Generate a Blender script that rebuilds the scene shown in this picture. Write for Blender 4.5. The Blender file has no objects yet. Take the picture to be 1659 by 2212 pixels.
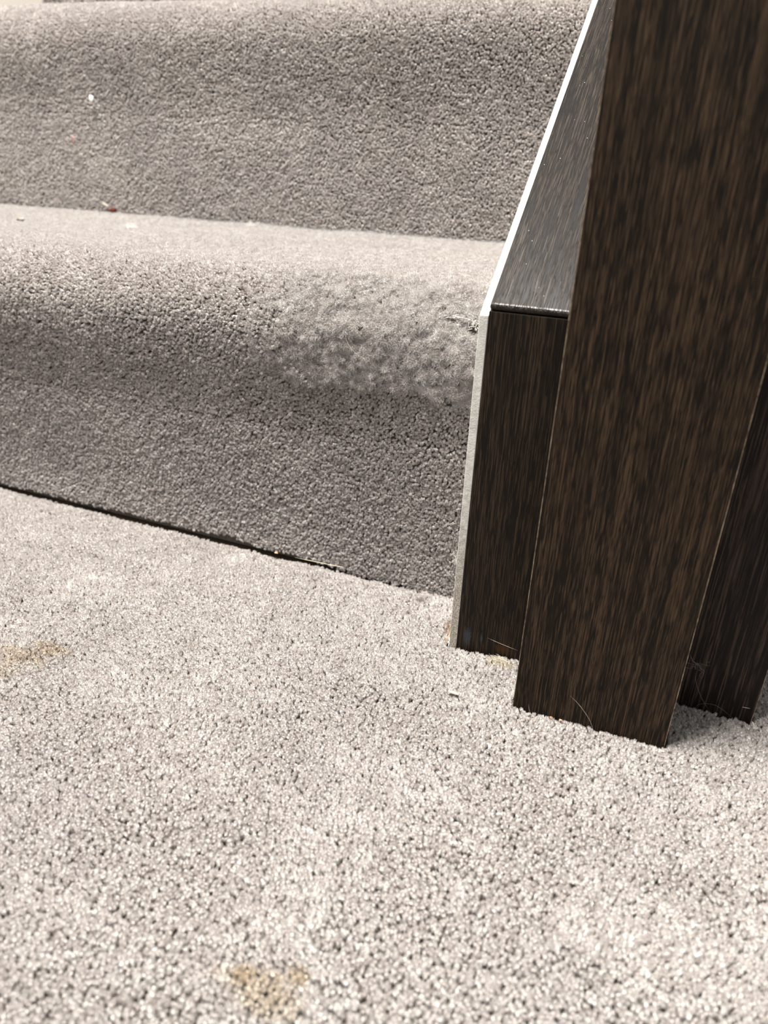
import bpy, math, random
import numpy as np
from mathutils import Vector, Matrix

RNG = np.random.default_rng(7)
random.seed(7)
SC = bpy.context.scene
COL = SC.collection

# ------------------------------------------------------------------ helpers
def link(o, parent=None):
    COL.objects.link(o)
    if parent is not None:
        o.parent = parent
    return o

def tag(o, label=None, cat=None, group=None, kind=None):
    if label: o['label'] = label
    if cat: o['category'] = cat
    if group: o['group'] = group
    if kind: o['kind'] = kind
    return o

def empty(name, loc=(0, 0, 0)):
    o = bpy.data.objects.new(name, None)
    o.location = loc
    o.empty_display_size = 0.02
    return link(o)

def mesh_obj(name, verts, faces, mat, parent=None, smooth=False, origin=None):
    me = bpy.data.meshes.new(name)
    me.from_pydata([tuple(v) for v in verts], [], faces)
    me.materials.append(mat)
    if smooth:
        me.polygons.foreach_set('use_smooth', [True] * len(me.polygons))
    me.update()
    o = bpy.data.objects.new(name, me)
    return link(o, parent)

def bevel(o, w, seg=3):
    m = o.modifiers.new('bevel', 'BEVEL')
    m.width = w; m.segments = seg; m.limit_method = 'ANGLE'; m.angle_limit = math.radians(25)
    return o

def prism(name, poly_yz, x0, x1, mat, parent=None, bw=0.0006):
    n = len(poly_yz)
    v = [(x0, y, z) for y, z in poly_yz] + [(x1, y, z) for y, z in poly_yz]
    f = [tuple(range(n)), tuple(range(2 * n - 1, n - 1, -1))]
    for i in range(n):
        j = (i + 1) % n
        f.append((i, i + n, j + n, j))
    o = mesh_obj(name, v, f, mat, parent)
    import bmesh
    bm = bmesh.new(); bm.from_mesh(o.data)
    bmesh.ops.recalc_face_normals(bm, faces=bm.faces)
    bm.to_mesh(o.data); bm.free()
    if bw: bevel(o, bw)
    return o

def box(name, x0, x1, y0, y1, z0, z1, mat, parent=None, bw=0.0006):
    return prism(name, [(y0, z0), (y1, z0), (y1, z1), (y0, z1)], x0, x1, mat, parent, bw)

def vnoise(x, y, scale, seed):
    """smooth value noise in [-1, 1]"""
    r = np.random.default_rng(seed)
    N = 256
    g = r.uniform(-1, 1, (N, N))
    u = np.asarray(x) / scale + 1000.37; v = np.asarray(y) / scale + 1000.73
    iu = np.floor(u).astype(int); iv = np.floor(v).astype(int)
    fu = u - iu; fv = v - iv
    fu = fu * fu * (3 - 2 * fu); fv = fv * fv * (3 - 2 * fv)
    a = g[iu % N, iv % N]; b = g[(iu + 1) % N, iv % N]
    c = g[iu % N, (iv + 1) % N]; d = g[(iu + 1) % N, (iv + 1) % N]
    return (a * (1 - fu) + b * fu) * (1 - fv) + (c * (1 - fu) + d * fu) * fv

def sstep(a, b, x):
    t = np.clip((x - a) / (b - a), 0, 1)
    return t * t * (3 - 2 * t)

# ------------------------------------------------------------------ node helper
class NT:
    def __init__(s, name):
        s.m = bpy.data.materials.new(name); s.m.use_nodes = True
        s.t = s.m.node_tree; s.n = s.t.nodes; s.l = s.t.links
        s.p = s.n['Principled BSDF']
    def add(s, typ, **kw):
        nd = s.n.new(typ)
        for k, v in kw.items():
            if k.startswith('i_'):
                key = k[2:]
                key = int(key) if key.isdigit() else key.replace('_', ' ')
                nd.inputs[key].default_value = v
            else: setattr(nd, k, v)
        return nd
    def link(s, a, b): s.l.new(a, b)
    def math(s, op, a, b=None, clamp=False):
        nd = s.n.new('ShaderNodeMath'); nd.operation = op; nd.use_clamp = clamp
        for i, q in enumerate((a, b)):
            if q is None: continue
            if isinstance(q, (int, float)): nd.inputs[i].default_value = q
            else: s.l.new(q, nd.inputs[i])
        return nd.outputs[0]
    def mix(s, fac, a, b, blend='MIX'):
        nd = s.n.new('ShaderNodeMix'); nd.data_type = 'RGBA'; nd.blend_type = blend
        for i, q in ((0, fac), (6, a), (7, b)):
            if isinstance(q, (int, float)): nd.inputs[i].default_value = q
            elif isinstance(q, tuple): nd.inputs[i].default_value = (*q, 1) if len(q) == 3 else q
            else: s.l.new(q, nd.inputs[i])
        return nd.outputs[2]
    def noise(s, vec, scale, detail=2, rough=.5, dist=0.):
        nd = s.add('ShaderNodeTexNoise', i_Scale=scale, i_Detail=detail, i_Roughness=rough, i_Distortion=dist)
        s.l.new(vec, nd.inputs['Vector'])
        return nd.outputs['Fac']
    def ramp(s, fac, stops):
        nd = s.n.new('ShaderNodeValToRGB'); cr = nd.color_ramp
        while len(cr.elements) < len(stops): cr.elements.new(.5)
        for e, (pp, c) in zip(cr.elements, stops):
            e.position = pp; e.color = (*c, 1) if isinstance(c, tuple) else (c, c, c, 1)
        s.l.new(fac, nd.inputs[0])
        return nd.outputs[0]
    def blob(s, pos, c, r, soft=.5, wob=None):
        """soft-edged ellipsoid mask around world point c with radii r"""
        sub = s.add('ShaderNodeVectorMath', operation='SUBTRACT'); s.l.new(pos, sub.inputs[0]); sub.inputs[1].default_value = c
        div = s.add('ShaderNodeVectorMath', operation='DIVIDE'); s.l.new(sub.outputs[0], div.inputs[0]); div.inputs[1].default_value = r
        ln = s.add('ShaderNodeVectorMath', operation='LENGTH'); s.l.new(div.outputs[0], ln.inputs[0])
        v = ln.outputs['Value']
        if wob is not None: v = s.math('ADD', v, wob)
        mr = s.add('ShaderNodeMapRange', interpolation_type='SMOOTHSTEP')
        s.l.new(v, mr.inputs[0])
        mr.inputs[1].default_value = 1.0; mr.inputs[2].default_value = 1.0 - soft
        mr.inputs[3].default_value = 0.; mr.inputs[4].default_value = 1.
        return mr.outputs[0]

# ------------------------------------------------------------------ materials
def carpet_material():
    t = NT('carpet_yarn'); p = t.p
    geo = t.add('ShaderNodeNewGeometry'); pos = geo.outputs['Position']
    info = t.add('ShaderNodeObjectInfo')
    big = t.noise(pos, 9, 3, .55)
    col = t.ramp(info.outputs['Random'], [(0.0, (.540, .480, .450)), (.35, (.655, .602, .570)), (.7, (.720, .674, .642)), (1.0, (.86, .835, .80))])
    col = t.mix(t.math('MULTIPLY', t.ramp(big, [(.42, 0.), (.62, 1.)]), .35), col, (.62, .575, .565))
    # fibre tint
    fine = t.noise(pos, 2600, 1, .5)
    col = t.mix(.5, col, t.ramp(fine, [(.3, .38), (.7, .62)]), 'OVERLAY')
    # stains with a shape of their own
    wob = t.math('MULTIPLY', t.math('SUBTRACT', t.noise(pos, 110, 3, .6), .5), 1.3)
    stains = STAINS
    for c, r, colr, amt in stains:
        m = t.blob(pos, c, r, .75, wob)
        col = t.mix(t.math('MULTIPLY', m, amt), col, colr, 'MULTIPLY')
    t.link(col, p.inputs['Base Color'])
    p.inputs['Roughness'].default_value = .42
    p.inputs['Specular IOR Level'].default_value = .45
    p.inputs['Sheen Weight'].default_value = .6
    p.inputs['Sheen Roughness'].default_value = .40
    # a little light passes through the fibres
    tr = t.add('ShaderNodeBsdfTranslucent'); t.link(col, tr.inputs[0])
    mx = t.add('ShaderNodeMixShader', i_0=.18)
    out = t.n['Material Output']
    t.link(p.outputs[0], mx.inputs[1]); t.link(tr.outputs[0], mx.inputs[2]); t.link(mx.outputs[0], out.inputs[0])
    return t.m

def backing_material():
    t = NT('carpet_backing')
    geo = t.add('ShaderNodeNewGeometry')
    c = t.ramp(t.noise(geo.outputs['Position'], 700, 2), [(.3, (.09, .078, .068)), (.7, (.17, .15, .13))])
    t.link(c, t.p.inputs['Base Color']); t.p.inputs['Roughness'].default_value = 1
    return t.m

def wood_material(name, dark, mid, light, rough=.42, grain_axis='z', coat=.0, seed=0., streak=1., scuffs=(), spec=.17, dust=False):
    t = NT(name); p = t.p
    geo = t.add('ShaderNodeNewGeometry'); pos = geo.outputs['Position']
    mp = t.add('ShaderNodeMapping')
    t.link(pos, mp.inputs['Vector'])
    mp.inputs['Location'].default_value = (seed, seed * .7, seed * .3)
    if grain_axis == 'z': A = (1., 1., .05)
    else:
        mp.inputs['Rotation'].default_value = (-PITCH, 0, 0); A = (1., .05, 1.)
    def strt(k):
        m2 = t.add('ShaderNodeMapping'); t.link(mp.outputs[0], m2.inputs['Vector'])
        m2.inputs['Scale'].default_value = (A[0], A[1] * (k if A[1] < 1 else 1), A[2] * (k if A[2] < 1 else 1))
        return m2.outputs[0]
    # dark lens-shaped flecks between groups of fine parallel lines
    broad = t.noise(strt(.8), 300 * streak, 2, .5, .3)
    med = t.noise(strt(.7), 2000 * streak, 2, .5, .4)
    line = t.noise(strt(.10), 2300 * streak, 1, .5, .1)
    pores = t.noise(strt(1.2), 1900, 1, .5)
    lines = t.ramp(line, [(.42, 0.), (.56, 1.)])
    patch = t.ramp(t.math('ADD', t.math('MULTIPLY', broad, .28), t.math('MULTIPLY', med, .72)), [(.45, 0.), (.535, 1.)])
    f = t.math('MULTIPLY', patch, t.math('ADD', .35, t.math('MULTIPLY', lines, .65)))
    f = t.math('ADD', f, t.math('MULTIPLY', lines, .10))
    col = t.ramp(f, [(.05, dark), (.5, mid), (1., light)])
    pm = t.ramp(pores, [(.58, 0.), (.66, 1.)])
    col = t.mix(t.math('MULTIPLY', pm, .55), col, tuple(v * .5 for v in dark))
    for c, r, colr, amt, sc in scuffs:
        w = t.math('MULTIPLY', t.math('SUBTRACT', t.noise(pos, sc, 3, .7), .5), 1.6)
        m = t.blob(pos, c, r, .7, w)
        col = t.mix(t.math('MULTIPLY', m, amt), col, colr)
    if dust:
        vo = t.add('ShaderNodeTexVoronoi', i_Scale=250.); t.link(pos, vo.inputs['Vector'])
        sp = t.add('ShaderNodeSeparateColor'); t.link(vo.outputs['Color'], sp.inputs[0])
        m = t.math('MULTIPLY', t.math('LESS_THAN', vo.outputs['Distance'], .055), t.math('GREATER_THAN', sp.outputs[0], .62))
        col = t.mix(m, col, (.7, .7, .68))
    t.link(col, p.inputs['Base Color'])
    p.inputs['Specular IOR Level'].default_value = spec
    rr = t.math('ADD', rough - .06, t.math('MULTIPLY', med, .14))
    t.link(rr, p.inputs['Roughness'])
    p.inputs['Coat Weight'].default_value = coat; p.inputs['Coat Roughness'].default_value = .3
    b = t.add('ShaderNodeBump', i_Strength=.35, i_Distance=.0004)
    t.link(f, b.inputs['Height']); t.link(b.outputs[0], p.inputs['Normal'])
    return t.m

def plain(name, c, rough=.7, spec=.3, var=None, scale=900):
    t = NT(name)
    if var:
        geo = t.add('ShaderNodeNewGeometry')
        cc = t.ramp(t.noise(geo.outputs['Position'], scale, 3, .6), [(.35, c), (.65, var)])
        t.link(cc, t.p.inputs['Base Color'])
    else: t.p.inputs['Base Color'].default_value = (*c, 1)
    t.p.inputs['Roughness'].default_value = rough
    t.p.inputs['Specular IOR Level'].default_value = spec
    return t.m

# ------------------------------------------------------------------ dimensions (metres)
YB = 0.4068          # front of the clad half wall
YN = 0.3615          # front of the newel post
XL, XR = -0.0925, 0.0925
XW = -0.0976         # carpet side of the white edge board
PITCH = math.atan(.706)
ZT = 0.2277          # half wall height at its front
Y1, Z1 = 0.4672, 0.2225   # lower riser face, lower tread
Y2, Z2 = 0.780, 0.4395
Y3, Z3 = 1.093, 0.650     # upper riser face, upper tread
PILE = 0.0045
XMIN = -1.0

STAINS = [
    ((-.338, .297, 0), (.020, .008, .03), (.82, .70, .52), .8),
    ((-.350, .284, 0), (.030, .012, .03), (.90, .80, .62), .7),
    ((-.350, .268, 0), (.018, .010, .03), (.92, .84, .68), .6),
    ((-.100, .156, 0), (.026, .012, .03), (.88, .78, .60), .8),
    ((-.0895, .166, 0), (.006, .006, .03), (.76, .60, .38), .7),
    ((-.110, .158, 0), (.006, .005, .03), (.80, .66, .44), .6),
    ((-.135, .4535, 0), (.0045, .0045, .03), (.36, .29, .25), .9),
    ((-.129, .459, 0), (.0022, .0022, .03), (.45, .38, .34), .6),
    ((-.104, .430, 0), (.0045, .017, .03), (.55, .36, .24), .75),
    ((-.0605, .400, 0), (.011, .007, .03), (.95, .88, .66), .8),
]
CARPET = carpet_material()
BACK = backing_material()
NEWEL_M = wood_material('newel_veneer', (.0048, .0029, .0014), (.023, .0135, .0068), (.066, .0405, .0225), .52, seed=3.1)
BOARD_M = wood_material('board_veneer', (.0050, .0033, .0020), (.017, .0108, .0062), (.043, .028, .0165), .52, seed=9.4,
    scuffs=[((-.0856, YB, .0105), (.0034, .004, .009), (.06, .078, .10), .45, 900),
            ((-.0760, YB, .0115), (.0012, .004, .005), (.05, .06, .075), .5, 900),
            ((-.0615, YB, .0070), (.006, .004, .0045), (.055, .024, .005), .7, 500)])
BOARD_R = wood_material('board_dark_veneer', (.0080, .0052, .0044), (.030, .0195, .0165), (.066, .045, .034), .5, seed=17.7, streak=.5)
CAP_M = wood_material('capping_veneer', (.008, .006, .005), (.017, .013, .010), (.040, .031, .024), .30, grain_axis='y', coat=0., seed=5.2, streak=.8, spec=.22, dust=True)
EDGE_M = plain('bare_veneer_edge', (.12, .08, .05), .6, .3, (.48, .37, .26), 260)

def white_material():
    t = NT('white_gloss_paint'); geo = t.add('ShaderNodeNewGeometry'); pos = geo.outputs['Position']
    sep = t.add('ShaderNodeSeparateXYZ'); t.link(pos, sep.inputs[0])
    w = t.noise(pos, 260, 4, .7)
    # grime on the lower part of the front edge, an even tone that stops raggedly
    zz = t.math('ADD', sep.outputs[2], t.math('MULTIPLY', t.math('SUBTRACT', w, .5), .06))
    mr = t.add('ShaderNodeMapRange'); t.link(zz, mr.inputs[0])
    mr.inputs[1].default_value = .115; mr.inputs[2].default_value = .045; mr.inputs[3].default_value = 0; mr.inputs[4].default_value = 1
    nrm = t.add('ShaderNodeSeparateXYZ'); t.link(geo.outputs['Normal'], nrm.inputs[0])
    front = t.math('GREATER_THAN', t.math('MULTIPLY', nrm.outputs[1], -1.), .9)
    col = t.mix(t.math('MULTIPLY', front, .75), (.92, .92, .90), t.ramp(w, [(.35, (.40, .385, .34)), (.6, (.62, .61, .56))]))
    g = t.math('MULTIPLY', mr.outputs[0], t.ramp(t.noise(pos, 1500, 3, .7), [(.38, 0.), (.55, 1.)]))
    col = t.mix(t.math('MULTIPLY', t.math('MULTIPLY', g, front), .9), col, (.20, .15, .10))
    t.link(col, t.p.inputs['Base Color']); t.p.inputs['Roughness'].default_value = .5
    b = t.add('ShaderNodeBump', i_Strength=.7, i_Distance=.0006)
    t.link(t.math('MULTIPLY', t.noise(pos, 900, 4, .7), front), b.inputs['Height']); t.link(b.outputs[0], t.p.inputs['Normal'])
    return t.m
WHITE = white_material()

# ------------------------------------------------------------------ yarn tufts (one cut end of carpet yarn each)
def tuft_mesh(name, seed, body=1., R=.00085, n=14, fr=.00006, over=.0005, spread=1.25, curl=.35, h=PILE):
    """a cut yarn end: soft lobed body with a domed top, and loose fibres coming out of it"""
    r = np.random.default_rng(seed)
    V = []; F = []
    NA = 9
    if body > 0:
        tw = r.uniform(1.2, 2.6); ph = r.uniform(0, 6.28, 3); bend = r.uniform(-.00035, .00035, 2)
        prof = [(0, .55), (.35, .75), (.62, .95), (.80, 1.02), (.92, .86), (1.0, .50)]
        for j, (u, w) in enumerate(prof):
            for k in range(NA):
                a = 2 * math.pi * k / NA
                lobes = 1 + .20 * math.cos(2 * (a - tw * u) + ph[0]) + .10 * math.cos(5 * (a - tw * u) + ph[1])
                rad = R * body * w * lobes * r.uniform(.90, 1.10)
                V.append((rad * math.cos(a) + bend[0] * u * u, rad * math.sin(a) + bend[1] * u * u, h * .74 * u + r.uniform(-.00012, .00012) * (j > 2)))
        V.append((bend[0], bend[1], h * .77))
        m = len(prof)
        for j in range(m - 1):
            for k in range(NA):
                k2 = (k + 1) % NA
                F.append((j * NA + k, j * NA + k2, (j + 1) * NA + k2, (j + 1) * NA + k))
        for k in range(NA): F.append(((m - 1) * NA + k, (m - 1) * NA + (k + 1) % NA, m * NA))
    NS = 5
    for i in range(n):
        a = r.uniform(0, 2 * math.pi); q = math.sqrt(r.uniform(0.02, 1))
        hh = h * (1.0 - .16 * q ** 3) * r.uniform(.90, 1.0) + over * r.uniform(0, 1) ** 2
        f = fr * r.uniform(.7, 1.3); cdir = r.uniform(0, 2 * math.pi); cd2 = r.uniform(-2.5, 2.5)
        u0 = .40; bi = len(V)
        for s_ in range(NS):
            u = u0 + (1 - u0) * s_ / (NS - 1)
            v = s_ / (NS - 1)
            rad = R * q * (1 + (spread - 1) * v)
            cx = rad * math.cos(a) + curl * v * v * math.cos(cdir + cd2 * v) * .0012
            cy = rad * math.sin(a) + curl * v * v * math.sin(cdir + cd2 * v) * .0012
            z = hh * u - curl * .0004 * v * v
            w = f * (1.0 if s_ < NS - 1 else .4)
            for k in range(3):
                b = a + k * 2 * math.pi / 3
                V.append((cx + w * math.cos(b), cy + w * math.sin(b), z))
        for s_ in range(NS - 1):
            for k in range(3):
                k2 = (k + 1) % 3
                F.append((bi + 3 * s_ + k, bi + 3 * s_ + k2, bi + 3 * s_ + 3 + k2, bi + 3 * s_ + 3 + k))
    me = bpy.data.meshes.new(name); me.from_pydata(V, [], F)
    me.polygons.foreach_set('use_smooth', [True] * len(me.polygons))
    me.materials.append(CARPET); me.update()
    return bpy.data.objects.new(name, me)

TUFTS = [tuft_mesh('yarn_tuft', 100 + i, body=.85, R=.00086 + .00006 * (i % 3), n=40, fr=.000085, over=.0003, spread=1.08, curl=.45) for i in range(6)]
TUFTS += [tuft_mesh('fuzzy_tuft', 200 + i, body=.6, R=.0010, n=64, fr=.000055, over=.0014, spread=1.6, curl=1.8) for i in range(3)]
NT_PLAIN, NT_ALL = 6, 9

def pile_group():
    g = bpy.data.node_groups.new('pile', 'GeometryNodeTree')
    g.interface.new_socket('Geometry', in_out='INPUT', socket_type='NodeSocketGeometry')
    g.interface.new_socket('Geometry', in_out='OUTPUT', socket_type='NodeSocketGeometry')
    N = g.nodes; L = g.links
    gi = N.new('NodeGroupInput'); go = N.new('NodeGroupOutput')
    def attr(name, dt):
        a = N.new('GeometryNodeInputNamedAttribute'); a.data_type = dt; a.inputs['Name'].default_value = name
        return a.outputs['Attribute']
    jo = N.new('GeometryNodeJoinGeometry')
    for o in reversed(TUFTS):
        oi = N.new('GeometryNodeObjectInfo'); oi.inputs['Object'].default_value = o
        oi.inputs['As Instance'].default_value = False
        g2i = N.new('GeometryNodeGeometryToInstance')
        L.new(oi.outputs['Geometry'], g2i.inputs[0]); L.new(g2i.outputs[0], jo.inputs[0])
    ip = N.new('GeometryNodeInstanceOnPoints')
    L.new(gi.outputs[0], ip.inputs['Points']); L.new(jo.outputs[0], ip.inputs['Instance'])
    ip.inputs['Pick Instance'].default_value = True
    L.new(attr('variant', 'INT'), ip.inputs['Instance Index'])
    e2r = N.new('FunctionNodeEulerToRotation'); L.new(attr('rot', 'FLOAT_VECTOR'), e2r.inputs[0])
    L.new(e2r.outputs[0], ip.inputs['Rotation'])
    L.new(attr('scl', 'FLOAT_VECTOR'), ip.inputs['Scale'])
    L.new(ip.outputs[0], go.inputs[0])
    return g
PILE_G = pile_group()

def pile_obj(name, core_v, core_f, P, Nrm, lean, variant, scl, parent=None, loc=(0, 0, 0)):
    """one carpet surface: its backing mesh, and the uncountable yarn tufts on it as a child of kind stuff"""
    off = np.array(loc, float)
    base = mesh_obj(name, np.asarray(core_v, float) - off, core_f, BACK, parent, True)
    if parent is None: base.location = loc
    n0 = 0; n = len(P); P = P - off
    me = bpy.data.meshes.new('carpet_pile')
    me.vertices.add(n); me.vertices.foreach_set('co', P.ravel())
    D = Nrm + lean; D /= np.linalg.norm(D, axis=1)[:, None]
    # euler XYZ taking +Z to D with a random spin first
    spin = RNG.uniform(0, 2 * math.pi, n)
    # R = Rz(c) Ry(b) Rz(spin): build the matrix, then extract XYZ euler
    b = np.arccos(np.clip(D[:, 2], -1, 1)); c = np.arctan2(D[:, 1], D[:, 0])
    cs, ss, cb, sb, cc, sc_ = np.cos(spin), np.sin(spin), np.cos(b), np.sin(b), np.cos(c), np.sin(c)
    R00 = cc * cb * cs - sc_ * ss; R10 = sc_ * cb * cs + cc * ss; R20 = -sb * cs
    R21 = sb * ss; R22 = cb
    rx = np.arctan2(R21, R22); ry = np.arcsin(np.clip(-R20, -1, 1)); rz = np.arctan2(R10, R00)
    rot = np.zeros((n0 + n, 3)); rot[n0:] = np.stack([rx, ry, rz], 1)
    s = np.ones((n0 + n, 3)); s[n0:] = scl
    var = np.zeros(n0 + n, np.int32); var[n0:] = variant
    a = me.attributes.new('rot', 'FLOAT_VECTOR', 'POINT'); a.data.foreach_set('vector', rot.ravel())
    a = me.attributes.new('scl', 'FLOAT_VECTOR', 'POINT'); a.data.foreach_set('vector', s.ravel())
    a = me.attributes.new('variant', 'INT', 'POINT'); a.data.foreach_set('value', var)
    o = bpy.data.objects.new('carpet_pile', me)
    m = o.modifiers.new('pile', 'NODES'); m.node_group = PILE_G
    link(o, base)
    tag(o, kind='stuff')
    return base

# ------------------------------------------------------------------ the landing carpet
def riser_line(x):
    """plan position of the foot of the lower riser"""
    return np.interp(x, [-.60, -.45, -.30, -.20, -.113, -.05], [.4790, .4760, .4725, .4700, .4677, .4670])

def floor_tip(x, y):
    z = .0011 * vnoise(x, y, .05, 11) + .0006 * vnoise(x, y, .018, 12)
    d = riser_line(x) - y
    z = z - .0035 * sstep(.012, -.002, d) * sstep(-.09, -.2, x)
    # the carpet swells a little against the post and boards
    dx = np.maximum(0, np.abs(x) - .045); dy = np.maximum(0, YN - y)
    z = z + .0022 * np.exp(-(dx ** 2 + dy ** 2) / (2 * .022 ** 2))
    return z

SP = .0019
def floor_carpet():
    xs = np.arange(XMIN + .001, .26, SP); ys = np.arange(-.03, .62, SP)
    X, Y = np.meshgrid(xs, ys); X = X.ravel(); Y = Y.ravel()
    X = X + RNG.uniform(-.42, .42, X.size) * SP; Y = Y + RNG.uniform(-.42, .42, X.size) * SP
    gap = .0014 * sstep(-.19, -.26, X) + .0008
    keep = np.where(X < XW - .0006, Y < riser_line(X) - gap, Y < YB - .0012)
    keep |= (X > XR + .0012)
    keep &= ~((np.abs(X) < .0455) & (Y > YN - .0012) & (Y < YB))
    keep &= ~((X < -.75) & (Y < .10))
    X = X[keep]; Y = Y[keep]
    ZZ = floor_tip(X, Y) - PILE
    P = np.stack([X, Y, ZZ], 1)
    n = len(X)
    Nr = np.tile([0., 0., 1.], (n, 1))
    lean = np.zeros((n, 3))
    lean[:, 0] = .28 * vnoise(X, Y, .045, 21) + .25 * vnoise(X, Y, .009, 22) + RNG.normal(0, .17, n)
    lean[:, 1] = -.05 + .28 * vnoise(X, Y, .045, 23) + .25 * vnoise(X, Y, .009, 24) + RNG.normal(0, .17, n)
    var = RNG.integers(0, NT_PLAIN, n)
    s = RNG.uniform(.85, 1.12, n) * (1 + .10 * vnoise(X, Y, .004, 25))
    w = RNG.uniform(.9, 1.25, n)
    scl = np.stack([w, w, s], 1)
    # backing
    gx = np.linspace(XMIN, .2605, 127); gy = np.linspace(-.0305, .6205, 73)
    cv = []; cf = []
    for y in gy:
        for x in gx:
            cv.append((x, y, float(floor_tip(np.array(x), np.array(y))) - PILE - .0003))
    W = len(gx)
    for j in range(len(gy) - 1):
        for i in range(W - 1):
            xm = (gx[i] + gx[i + 1]) / 2; ym = (gy[j] + gy[j + 1]) / 2
            if xm < XR + .002 and ym > (.50 if xm < XW - .004 else YB - .004): continue
            cf.append((j * W + i, j * W + i + 1, (j + 1) * W + i + 1, (j + 1) * W + i))
    o = pile_obj('landing_carpet', cv, cf, P, Nr, lean, var, scl)
    print('floor tufts', n)
    return o
landing = floor_carpet()
tag(landing, 'pale grey-beige cut-pile carpet on the flat landing in front of the lowest step', 'carpet')

fl = box('floor', -1.1, .60, -.10, 1.30, -.05, -.0072, plain('floor_boards', (.06, .045, .032), .9, .1, (.10, .075, .05), 40), None, 0)
tag(fl, kind='structure')

# ------------------------------------------------------------------ the carpeted staircase
SO = (-.55, .467, 0)
stairs = empty('staircase', SO)
tag(stairs, 'grey-beige carpeted stairs with rounded nosings climbing beside the dark wood half wall', 'stairs')

def sweep(name, prof, x0, x1, parent, style, sp=SP):
    """prof: (y, z) tip profile in order from bottom to back; carpet made along it"""
    pr = np.array(prof, float)
    seg = np.linalg.norm(np.diff(pr, axis=0), axis=1); L = np.concatenate([[0], np.cumsum(seg)])
    tot = L[-1]
    us = (np.arange(int(round(tot / sp))) + .5) * tot / int(round(tot / sp)); xs = np.arange(x0 + sp / 2, x1, sp)
    U, X = np.meshgrid(us, xs); U = U.ravel(); X = X.ravel()
    U = np.clip(U + RNG.uniform(-.42, .42, U.size) * sp, 0, tot - 1e-6)
    X = X + RNG.uniform(-.42, .42, X.size) * sp
    X = np.minimum(X, x1 - .0004)
    y = np.interp(U, L, pr[:, 0]); z = np.interp(U, L, pr[:, 1])
    e = .002
    ua, ub = np.clip(U - e, 0, tot), np.clip(U + e, 0, tot)
    ya, yb = np.interp(ua, L, pr[:, 0]), np.interp(ub, L, pr[:, 0])
    za, zb = np.interp(ua, L, pr[:, 1]), np.interp(ub, L, pr[:, 1])
    ty, tz = yb - ya, zb - za; q = np.hypot(ty, tz); ty /= q; tz /= q
    ny, nz = -tz, ty          # outward: for a riser (t up) -> -y ; for a tread (t +y) -> +z
    P = np.stack([X, y, z], 1); Nr = np.stack([np.zeros_like(X), ny, nz], 1)
    T = np.stack([np.zeros_like(X), ty, tz], 1)
    P, Nr, lean, var, scl, keep = style(P, Nr, T, X, U, tot)
    P = P - Nr * PILE
    P = P[keep]; Nr = Nr[keep]; lean = lean[keep]; var = var[keep]; scl = scl[keep]
    # backing strip following the same profile
    m = max(3, int(tot / .006)); uu = np.linspace(0, tot, m); nx = 60
    cy = np.interp(uu, L, pr[:, 0]); cz = np.interp(uu, L, pr[:, 1])
    ua, ub = np.clip(uu - e, 0, tot), np.clip(uu + e, 0, tot)
    ya, yb = np.interp(ua, L, pr[:, 0]), np.interp(ub, L, pr[:, 0]); za, zb = np.interp(ua, L, pr[:, 1]), np.interp(ub, L, pr[:, 1])
    ty, tz = yb - ya, zb - za; q = np.hypot(ty, tz)
    by = cy + tz / q * (PILE + .0003); bz = cz - ty / q * (PILE + .0003)
    gx = np.linspace(x0, x1, nx)
    cv = []; cf = []
    for j in range(m):
        for i in range(nx):
            dz = 0
            pp = np.array([[gx[i], by[j], bz[j]]])
            pp = warp(pp)
            cv.append(tuple(pp[0]))
    for j in range(m - 1):
        for i in range(nx - 1):
            cf.append((j * nx + i, j * nx + i + 1, (j + 1) * nx + i + 1, (j + 1) * nx + i))
    P = warp(P)
    o = pile_obj(name, cv, cf, P, Nr, lean, var, scl, parent, SO)
    print(name, len(P))
    return o

def warp(P):
    """the steps are not perfectly straight: lower riser foot follows riser_line, faces bow slightly"""
    P = P.copy()
    lower = P[:, 1] < .60
    fade = sstep(.20, .0, P[:, 2])
    P[:, 1] += np.where(lower, (riser_line(P[:, 0]) - Y1) * fade, 0)
    P[:, 1] += .0012 * vnoise(P[:, 0], P[:, 2], .09, 41) * sstep(.0, .03, P[:, 2])
    P[:, 2] += .0010 * vnoise(P[:, 0], P[:, 1], .07, 42) * sstep(.0, .03, P[:, 2])
    return P

def base_style(ly, rnd=.22, seed=50, curl=.28):
    """ly: lean along the profile direction (negative = towards the foot)"""
    def f(P, Nr, T, X, U, tot):
        n = len(X)
        lean = T * (ly + .22 * vnoise(X, U, .03, seed) + curl * vnoise(X, U, .0065, seed + 1) + RNG.normal(0, rnd, n))[:, None]
        lean[:, 0] = .25 * vnoise(X, U, .03, seed + 2) + curl * vnoise(X, U, .0065, seed + 3) + RNG.normal(0, rnd, n)
        var = RNG.integers(0, NT_PLAIN, n)
        s = RNG.uniform(.85, 1.12, n) * (1 + .10 * vnoise(X, U, .004, seed + 4)); w = RNG.uniform(.9, 1.25, n)
        return P, Nr, lean, var, np.stack([w, w, s], 1), np.ones(n, bool)
    return f

def fuzz_mask(X, Z):
    """worn, brushed-up patch at the right end of the lower nosing; ends in a ragged line above the riser"""
    edge = .152 + .004 * vnoise(X, X * 0, .02, 71) + .006 * vnoise(X, X * 0, .006, 72)
    return sstep(-.30, -.20, X + .02 * vnoise(X, Z, .01, 73)) * sstep(edge - .003, edge + .002, Z)

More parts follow.
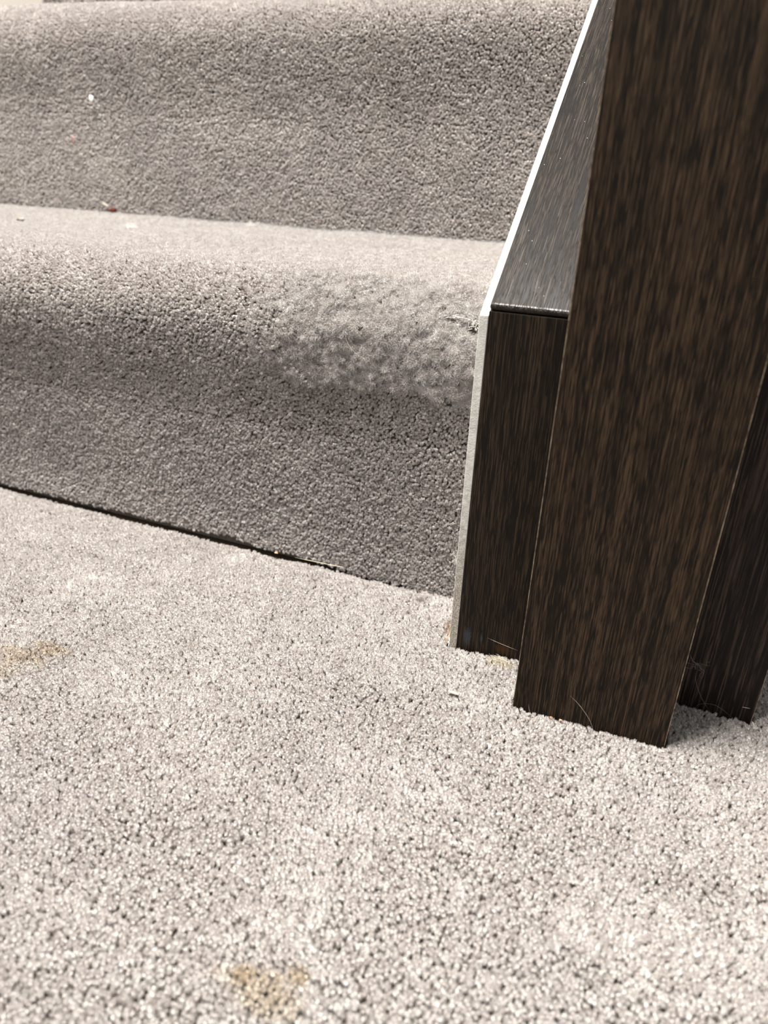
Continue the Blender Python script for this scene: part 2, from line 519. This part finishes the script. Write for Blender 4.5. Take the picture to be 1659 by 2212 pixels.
def lower_riser_style(P, Nr, T, X, U, tot):
    P, Nr, lean, var, scl, keep = base_style(-.50, .2, 60)(P, Nr, T, X, U, tot)
    # tidy, upright, unworn patch low on the right
    pat = sstep(-.235, -.205, X + .012 * vnoise(X, U, .02, 75))
    lean *= (1 - .80 * pat)[:, None]
    keep &= P[:, 2] > -.004 + .0062 * sstep(-.17, -.26, X) + .002 * vnoise(X, X * 0, .03, 77)
    fz = fuzz_mask(X, P[:, 2])
    return fuzz(P, Nr, lean, var, scl, keep, fz)

def fuzz(P, Nr, lean, var, scl, keep, fz):
    n = len(var)
    pick = RNG.uniform(0, 1, n) < fz
    var = np.where(pick, RNG.integers(NT_PLAIN, NT_ALL, n), var)
    lean = lean + RNG.normal(0, .35, (n, 3)) * fz[:, None]
    P = P + Nr * ((.0016 + .0013 * vnoise(P[:, 0], P[:, 2], .009, 301) + .0008 * vnoise(P[:, 0], P[:, 2], .004, 302)) * fz)[:, None]
    lean = lean + np.stack([vnoise(P[:, 0], P[:, 2], .007, 303), vnoise(P[:, 0], P[:, 2], .007, 304) * 0, vnoise(P[:, 0], P[:, 2], .007, 305)], 1) * (.7 * fz)[:, None]
    return P, Nr, lean, var, scl, keep

SLITS = [(-.1318, .0090, .2047, .0022, -.10), (-.1156, .0050, .2010, .0032, .40)]
def lower_nosing_style(P, Nr, T, X, U, tot):
    P, Nr, lean, var, scl, keep = base_style(-.12, .2, 80, .34)(P, Nr, T, X, U, tot)
    P, Nr, lean, var, scl, keep = fuzz(P, Nr, lean, var, scl, keep, fuzz_mask(X, P[:, 2]) * sstep(.0, .30, 1 - U / tot + .35))
    for cx, hx, cz, hz, sl in SLITS:
        keep &= ~(((X - cx) / hx) ** 2 + ((P[:, 2] - cz - sl * (X - cx)) / hz) ** 2 < 1)
    return P, Nr, lean, var, scl, keep

def tread_style(P, Nr, T, X, U, tot):
    P, Nr, lean, var, scl, keep = base_style(-.45, .14, 90, .14)(P, Nr, T, X, U, tot)
    # trodden: pile laid over towards the front, finer surface
    lean -= T * (.45 * sstep(.0, .10, U))[:, None]
    scl[:, 2] *= 1.15
    pick = RNG.uniform(0, 1, len(X)) < .15
    var = np.where(pick, RNG.integers(NT_PLAIN, NT_ALL, len(X)), var)
    return P, Nr, lean, var, scl, keep

def nose_profile(yr, z, over=.005, r=.042):
    """riser face yr, tread tip height z: soft round nosing standing 'over' proud of the riser"""
    yc = yr - over + r; zc = z - r
    pts = []
    for t in np.linspace(0, 1, 10)[:-1]:
        pts.append((yr - over * (t * t * (3 - 2 * t)), z - r - .070 + .070 * t))
    for t in np.linspace(0, math.pi / 2, 14):
        pts.append((yc - r * math.cos(t), zc + r * math.sin(t)))
    return pts

def make_step(yr, zbot, ztop, yback, label, rst, nst, tst, x1, spr=SP, spt=.00165):
    npf = nose_profile(yr, ztop)
    rp = [(yr, zbot), (yr, (zbot + npf[0][1]) / 2), npf[0]]
    o = sweep('riser', rp, XMIN, x1, stairs, rst, spr)
    n = sweep('nosing', npf, XMIN, x1, stairs, nst, spr)
    sweep('tread', [npf[-1], ((npf[-1][0] + yback) / 2, ztop), (yback, ztop)], XMIN, x1, stairs, tst, spt)
    if label: tag(n, label)
    return n
NOSE = make_step(Y1, -.004, Z1, Y2 - .001, 'worn and torn at its right end', lower_riser_style, lower_nosing_style, tread_style, XW)
make_step(Y2, Z1 + .001, Z2, Y3 - .001, None, base_style(-.42, .2, 61), base_style(-.12, .2, 81, .34), tread_style, XW, SP, .0026)
make_step(Y3, Z2 + .001, Z3, 1.24, None, base_style(-.42, .2, 62), base_style(-.12, .2, 82, .34), tread_style, XW, .0030, .0034)

wl = box('wall_left', XMIN - .06, XMIN - .0005, -.10, 1.30, -.0072, 1.6, plain('cream_wall_paint', (.70, .66, .60), .85, .2), None, 0)
tag(wl, kind='structure')

# ------------------------------------------------------------------ half wall clad in dark wood
hw = empty('half_wall', (0, YB, 0))
tag(hw, 'low half wall clad in dark wood with a sloping capping and thin white edge, behind the tall post', 'half wall')
def hwp(o):
    o.parent = hw
    o.matrix_parent_inverse = Matrix.Translation((0, -YB, 0))
    return o
SL = .706
YE = 1.25
def zt(y, d=0.): return ZT + SL * (y - YB) - d
# front boards either side of the post, meeting behind it
lb = hwp(box('front_board', XL, -.0005, YB, YB + .012, -.004, ZT - .0035, BOARD_M)); tag(lb, 'narrow left front board, scuffed at its foot')
rb = hwp(box('front_board', .0005, XR - .00035, YB, YB + .012, -.004, ZT - .0035, BOARD_R)); tag(rb, 'darker front board right of the post')
es = hwp(box('edge_strip', XR - .0004, XR, YB + .0002, YB + .0012, -.004, ZT - .0035, EDGE_M, None, .0002)); tag(es, 'bare brown veneer edge')
sb = hwp(prism('side_board', [(YB + .0125, -.004), (YE, -.004), (YE, zt(YE, .018)), (YB + .0125, zt(YB + .0125, .018))], XR - .012, XR, BOARD_R))
core = hwp(prism('core', [(YB + .0125, -.004), (YE, -.004), (YE, zt(YE, .018)), (YB + .0125, zt(YB + .0125, .018))], XL + .001, XR - .0125, plain('rough_timber', (.3, .2, .12), .8), None, 0))
# capping: sloping slab with a softly rounded front edge
cap = hwp(prism('capping', [(YB - .0002, ZT - .0030), (YB + .013, ZT - .0030), (YB + .0135, zt(YB + .0135, .0175)), (YE, zt(YE, .0175)), (YE, zt(YE)), (YB - .0002, ZT)], XL, XR, CAP_M, None, .0017))
tag(cap, 'sloping glossy capping')
ch = .0062
we = hwp(prism('white_edge', [(YB, -.004), (YE, -.004), (YE, zt(YE, ch)), (YB, ZT - ch)], XW, XL - .00005, WHITE, None, .0004))
tag(we, 'thin white painted edge board, grubby along its front')

# ------------------------------------------------------------------ newel post
nw = empty('newel_post', (0, YN, 0))
tag(nw, 'tall dark brown veneered newel post standing on the carpet in front of the half wall', 'post')
def nwp(o):
    o.parent = nw; o.matrix_parent_inverse = Matrix.Translation((0, -YN, 0)); return o
nwp(box('shaft', -.0436, .0436, YN, YB - .0004, -.0040, 1.02, NEWEL_M, None, .0004))
for x0, x1 in ((-.0439, -.0436), (.0436, .0439)):
    e = nwp(box('edge_strip', x0, x1, YN + .0001, YN + .0009, -.0040, 1.02, EDGE_M, None, .0001)); tag(e, 'pale bare edge of the veneer')
nwp(box('post_cap', -.052, .052, YN - .008, YB + .008, 1.02, 1.045, CAP_M, None, .004))

# ------------------------------------------------------------------ little things lying about
def curve_mesh(pts, r, sides=5, taper=True, sub=6):
    """tube along a Catmull-Rom curve through pts"""
    p = [np.array(q, float) for q in pts]
    p = [2 * p[0] - p[1]] + p + [2 * p[-1] - p[-2]]
    C = []
    for i in range(1, len(p) - 2):
        for k in range(sub):
            t = k / sub
            C.append(.5 * ((2 * p[i]) + (-p[i - 1] + p[i + 1]) * t + (2 * p[i - 1] - 5 * p[i] + 4 * p[i + 1] - p[i + 2]) * t * t + (-p[i - 1] + 3 * p[i] - 3 * p[i + 1] + p[i + 2]) * t ** 3))
    C.append(p[-2]); V = []; F = []
    for i, c in enumerate(C):
        d = C[min(i + 1, len(C) - 1)] - C[max(i - 1, 0)]; d = d / (np.linalg.norm(d) + 1e-12)
        a = np.cross(d, [.3, .5, .81]); a /= np.linalg.norm(a); b = np.cross(d, a)
        u = i / (len(C) - 1); rr = r * (max(.25, min(1, 4 * u, 4 * (1 - u))) if taper else 1)
        for k in range(sides):
            th = 2 * math.pi * k / sides
            V.append(c + rr * (a * math.cos(th) + b * math.sin(th)))
    for i in range(len(C) - 1):
        for k in range(sides):
            k2 = (k + 1) % sides
            F.append((i * sides + k, i * sides + k2, (i + 1) * sides + k2, (i + 1) * sides + k))
    F.append(tuple(range(sides))[::-1]); F.append(tuple((len(C) - 1) * sides + k for k in range(sides)))
    return V, F

def strands(name, lists, r, mat, parent=None):
    V = []; F = []
    for pts in lists:
        v, f = curve_mesh(pts, r); b = len(V); V += v; F += [tuple(q + b for q in ff) for ff in f]
    return mesh_obj(name, V, F, mat, parent, True)

def lump(name, c, size, mat, seed, rough=.3, parent=None):
    import bmesh
    bm = bmesh.new(); bmesh.ops.create_icosphere(bm, subdivisions=3, radius=1)
    r = random.Random(seed)
    dirs = [(Vector((r.gauss(0, 1), r.gauss(0, 1), r.gauss(0, 1))).normalized(), r.uniform(-1, 1)) for _ in range(14)]
    for v in bm.verts:
        d = v.co.normalized(); k = 1
        for q, a in dirs: k += rough * a * max(0, d.dot(q)) ** 6
        v.co = Vector((d.x * size[0] * k, d.y * size[1] * k, d.z * size[2] * k)) + Vector(c)
    me = bpy.data.meshes.new(name); bm.to_mesh(me); bm.free()
    me.polygons.foreach_set('use_smooth', [True] * len(me.polygons)); me.materials.append(mat)
    return link(bpy.data.objects.new(name, me), parent)

PALE = plain('pale_hair', (.62, .55, .44), .4, .6)
GREY = plain('grey_hair', (.26, .24, .22), .4, .6)
LINT = plain('white_lint', (.88, .87, .83), .9, .2, (.70, .68, .62), 1500)
CRUMB_D = plain('dark_crumb', (.10, .08, .055), .8, .3, (.32, .28, .22), 900)
BLACK = plain('black_speck', (.012, .010, .010), .5, .4)
RED = plain('dark_red_crumb', (.07, .012, .010), .7, .2, (.13, .025, .018), 900)
ORANGE = plain('orange_crumb', (.50, .20, .09), .8, .2, (.74, .50, .36), 1600)
STRAW = plain('straw', (.60, .53, .38), .6, .4, (.72, .66, .52), 500)
PINK = plain('pink_fibre', (.62, .26, .26), .7, .3)
FLAKE = plain('chalky_flake', (.50, .47, .41), .9, .2, (.22, .20, .17), 2200)
PALE_F = plain('pale_fluff', (.62, .60, .55), .95, .1, (.80, .78, .74), 900)
BURLAP = plain('jute_thread', (.62, .55, .40), .9, .2, (.78, .74, .62), 1500)
FRAY = plain('brown_backing_thread', (.30, .17, .09), .9, .2, (.55, .42, .30), 900)

_np = np.array(nose_profile(Y1, Z1))
def on_nose(pts, lift=.0024):
    return [(x, float(np.interp(z, _np[:, 1], _np[:, 0])) - lift, z) for x, y, z in pts]
def hair(label, pts, r=.00006, mat=None, cat='hair', name='hair'):
    if 'nosing' in label or 'hooked' in label: pts = on_nose(pts)
    c = pts[0]
    o = strands(name, [[tuple(np.array(q) - np.array(c)) for q in pts]], r, mat or PALE)
    o.location = c
    return tag(o, label, cat)
def bit(name, label, cat, c, size, mat, seed, rough=.35):
    o = lump(name, (0, 0, 0), size, mat, seed, rough); o.location = c
    return tag(o, label, cat)
def frizz(name, c, rad, n, r, mat, seed, parent=None, flat=.6, ln=3):
    """a tangle of short curly threads around c"""
    g = np.random.default_rng(seed); L_ = []
    for i in range(n):
        p = np.array([g.normal(0, rad[0] * .4), g.normal(0, rad[1] * .4), abs(g.normal(0, rad[2] * .4)) * flat]); d = g.normal(0, 1, 3); pts = [tuple(p)]
        for k in range(ln):
            d = d + g.normal(0, .9, 3); d /= np.linalg.norm(d)
            p = p + d * np.array(rad) * .45; pts.append(tuple(p))
        L_.append(pts)
    o = strands(name, L_, r, mat, parent)
    o.location = c
    return o

# on the lower nosing
hair('long pale hair bent like a hook, lying on the worn nosing of the lower step', [(-.2019, 0, .1931), (-.2002, 0, .1843), (-.1932, 0, .1766), (-.1853, 0, .1734), (-.1809, 0, .1701)], .00007)
bit('fluff', 'small white fluff on the left slope of the lower nosing', 'fluff', (-.2490, .4800, .2143), (.0010, .0008, .0004), FLAKE, 4)
bit('speck', 'tiny black speck on the edge of the lower tread', 'speck', (-.2470, .4810, .2152), (.0006, .0006, .0004), BLACK, 5)
bit('speck', 'dark brown speck at the left of the lower tread front edge', 'speck', (-.3958, .4842, .2172), (.0009, .0007, .0005), BLACK, 6)
# on the lower tread
f = frizz('lint', (-.5177, .6475, .2228), (.0062, .0062, .0040), 60, .00012, LINT, 7); tag(f, 'largest ball of white lint on the lower tread, near its middle', 'lint')
cr = bit('crumb', 'brown-ended grey crumb at the far left of the lower tread', 'crumb', (-.6480, .6322, .2232), (.0024, .0022, .0017), CRUMB_D, 8, .2)
t2 = lump('pale_end', (.0042, 0, .0002), (.0034, .0021, .0016), FLAKE, 9, .2, cr); tag(t2, 'pale end')
bit('crumb', 'dark red crumb where the upper riser meets the lower tread', 'crumb', (-.6400, .7700, .2260), (.0042, .0030, .0026), RED, 10, .3)
bit('fluff', 'elongated white fluff against the upper riser beside the red crumb', 'fluff', (-.6510, .7705, .2310), (.0046, .0018, .0015), FLAKE, 11).rotation_euler = (0, .55, 0)
f = frizz('lint', (-.4459, .7560, .2230), (.0050, .0040, .0036), 34, .00012, LINT, 12); tag(f, 'wisp of pale lint by the foot of the upper riser', 'lint')
hair('thin dark hair on the lower tread beside the white edge board', [(-.1303, .5478, .2232), (-.1275, .5370, .2236), (-.1221, .5230, .2232)], .00005, GREY)
bit('speck', 'small brown speck on the lower tread near the white edge board', 'speck', (-.1200, .4848, .2174), (.0011, .0010, .0006), CRUMB_D, 13)
# on the upper riser
bit('fluff', 'white bobble of fluff stuck to the upper riser', 'fluff', (-.6580, .7755, .3414), (.0030, .0016, .0044), PALE_F, 14)
hair('short pink fibre stuck to the upper riser', [(-.6913, .7765, .3050), (-.6905, .7752, .3018), (-.6918, .7755, .2975), (-.6912, .7765, .2945)], .0006, PINK, 'fibre', 'fibre')
# at the foot of the lower riser
hair('thin straw lying in the crease under the lower riser', [(-.2449, .4655, .0028), (-.2283, .4650, .0035), (-.2079, .4648, .0042), (-.2019, .4648, .0046)], .00022, STRAW, 'straw', 'straw')
hair('fine curled hair standing up from the straw in the crease', [(-.2250, .4640, .0030), (-.2235, .4638, .0075), (-.2195, .4642, .0095)], .00005)
bit('crumb', 'tan crumb in the crease under the lower riser, left of the straw', 'crumb', (-.2630, .4670, .0022), (.0015, .0010, .0007), ORANGE, 15)
f = frizz('fluff', (-.1110, .4655, .0330), (.0042, .0016, .0075), 44, .00006, LINT, 16, None, 1.); tag(f, 'grey-white fluff on the lower riser touching the white edge board', 'fluff')
# on the landing carpet
fk = bit('flake', 'chalky grey flake lying on the landing carpet left of the post', 'flake', (-.0784, .3577, .0016), (.0022, .0012, .0004), FLAKE, 17, .9)
bit('seed', 'narrow black seed standing in the pile left of the post foot', 'seed', (-.0522, .3550, .0012), (.00035, .0009, .0011), BLACK, 18, .1)
bit('speck', 'tiny black speck below the left front board', 'speck', (-.0801, .3907, .0012), (.00035, .00035, .0003), BLACK, 19)
bit('speck', 'dark fleck close to the left corner of the post', 'speck', (-.0530, .3623, .0012), (.0006, .0004, .0003), BLACK, 20)
bit('speck', 'brown speck on the open landing carpet in the middle', 'speck', (-.1969, .3860, .0012), (.0006, .0006, .0004), CRUMB_D, 21)
bit('crumb', 'grey crumb on the landing carpet towards the left', 'crumb', (-.3079, .3546, .0012), (.0013, .0010, .0007), FLAKE, 22)
bit('crumb', 'left of two orange crumbs at the foot of the post', 'crumb', (-.0203, .3590, .0022), (.0008, .0006, .0006), ORANGE, 23, .6)
bit('crumb', 'right of two orange crumbs at the foot of the post', 'crumb', (-.0147, .3590, .0020), (.0010, .0007, .0006), ORANGE, 24, .6)
hair('pale straw end poking from the carpet at the right front board', [(.0917, .4041, .0010), (.0920, .4020, .0035), (.0934, .3980, .0020)], .0003, STRAW, 'straw', 'straw')
# frayed carpet edges: threads of the landing carpet itself
def fray(c, rad, n, r, mat, seed, label):
    o = frizz('loose_threads', (0, 0, 0), rad, n, r, mat, seed, landing); o.location = c; tag(o, label)
fray((-.0600, .4030, .0004), (.0065, .0020, .0024), 150, .00006, BURLAP, 31, 'yellowish frayed threads')
fray((-.1000, .4260, -.0005), (.0022, .0130, .0026), 50, .00016, FRAY, 32, 'brown frayed backing')
fray((-.0985, .4130, .0000), (.0012, .0050, .0026), 26, .00020, LINT, 33, 'white knotted backing threads')
# torn nosing: threads of the lower nosing
for (c, rad, n, r, sd) in (((-.1150, .4505, .2015), (.0036, .0016, .0040), 14, .00018, 34), ((-.1300, .4530, .2055), (.0075, .0014, .0016), 12, .00015, 35)):
    o = frizz('loose_threads', (0, 0, 0), rad, n, r, LINT, sd, NOSE, 1.); c = on_nose([c], .0006)[0]; o.location = (c[0] - SO[0], c[1] - SO[1], c[2]); tag(o, 'white threads bared by the tear')
# hairs against the woodwork
hair('long curved hair resting on the lower right of the post', [(-.0116, .3608, .0198), (-.0058, .3606, .0152), (.0006, .3605, .0078), (.0037, .3604, .0019), (.0045, .3602, -.0020)], .00006)
hair('short hair sticking up at the left foot of the post', [(-.0345, .3608, .0060), (-.0335, .3604, .0020), (-.0314, .3600, -.0020)], .00006)
hair('straight pale hair across the foot of the left front board', [(-.0719, .4062, .0135), (-.0616, .4060, .0115), (-.0510, .4062, .0095)], .00006)
f = frizz('cobweb', (.0565, .4058, .0290), (.0050, .0005, .0042), 16, .00006, GREY, 36, None, 1., 5); tag(f, 'small grey tangle of cobweb on the right front board', 'cobweb')
hair('grey strand running up from the cobweb beside the post', [(.0497, .4064, .0374), (.0524, .4060, .0332), (.0557, .4060, .0311)], .00010, GREY)
hair('long grey hair hanging from the cobweb to the carpet', [(.0555, .4062, .0259), (.0567, .4058, .0200), (.0621, .4054, .0094), (.0692, .4050, .0005)], .00008, GREY)
hair('arched grey hair at the foot of the right front board', [(.0605, .4055, .0000), (.0623, .4058, .0040), (.0710, .4058, .0060), (.0824, .4052, .0003)], .00007, GREY)
hair('short pale sliver on the lower right corner of the right front board', [(.0851, .4065, .0091), (.0894, .4065, .0095)], .00012, LINT, 'sliver', 'sliver')


# ------------------------------------------------------------------ light
def area(name, loc, target, size, power, col, sy=None):
    l = bpy.data.lights.new(name, 'AREA'); l.shape = 'RECTANGLE' if sy else 'SQUARE'; l.size = size
    if sy: l.size_y = sy
    l.energy = power; l.color = col
    o = bpy.data.objects.new(name, l); o.location = loc
    o.rotation_euler = (Vector(target) - Vector(loc)).to_track_quat('-Z', 'Y').to_euler()
    return link(o)
area('ceiling_lamp', (-.48, .10, 2.5), (-.2, .42, 0), .55, 186, (1., .962, .905))
area('stairwell_skylight', (-.30, .50, 2.7), (-.2, .5, .2), 1.3, 7.5, (.68, .83, 1.))
w = bpy.data.worlds.new('world'); SC.world = w; w.use_nodes = True
w.node_tree.nodes['Background'].inputs[0].default_value = (1., .965, .93, 1); w.node_tree.nodes['Background'].inputs[1].default_value = .5

# ------------------------------------------------------------------ camera
R = Matrix(((0.93203267, -0.18950196, 0.30887556), (0.36036937, 0.39516772, -0.84497124), (0.03806606, 0.89885009, 0.43659992)))
cd = bpy.data.cameras.new('camera'); cam = bpy.data.objects.new('camera', cd); COL.objects.link(cam)
cam.matrix_world = Matrix.Translation((0, 0, .30)) @ R.to_4x4()
cd.sensor_fit = 'HORIZONTAL'; cd.sensor_width = 36; cd.lens = 36 * 1600 / 1659
cd.clip_start = .01
cd.dof.use_dof = True; cd.dof.focus_distance = .485; cd.dof.aperture_fstop = 9.5
SC.camera = cam
vs = SC.view_settings
vs.view_transform = 'Standard'; vs.look = 'None'; vs.exposure = 0.; vs.gamma = 1; vs.use_curve_mapping = False
SC.cycles.max_bounces = 8
SC.cycles.diffuse_bounces = 4
SC.cycles.use_adaptive_sampling = True
SC.cycles.adaptive_threshold = .02
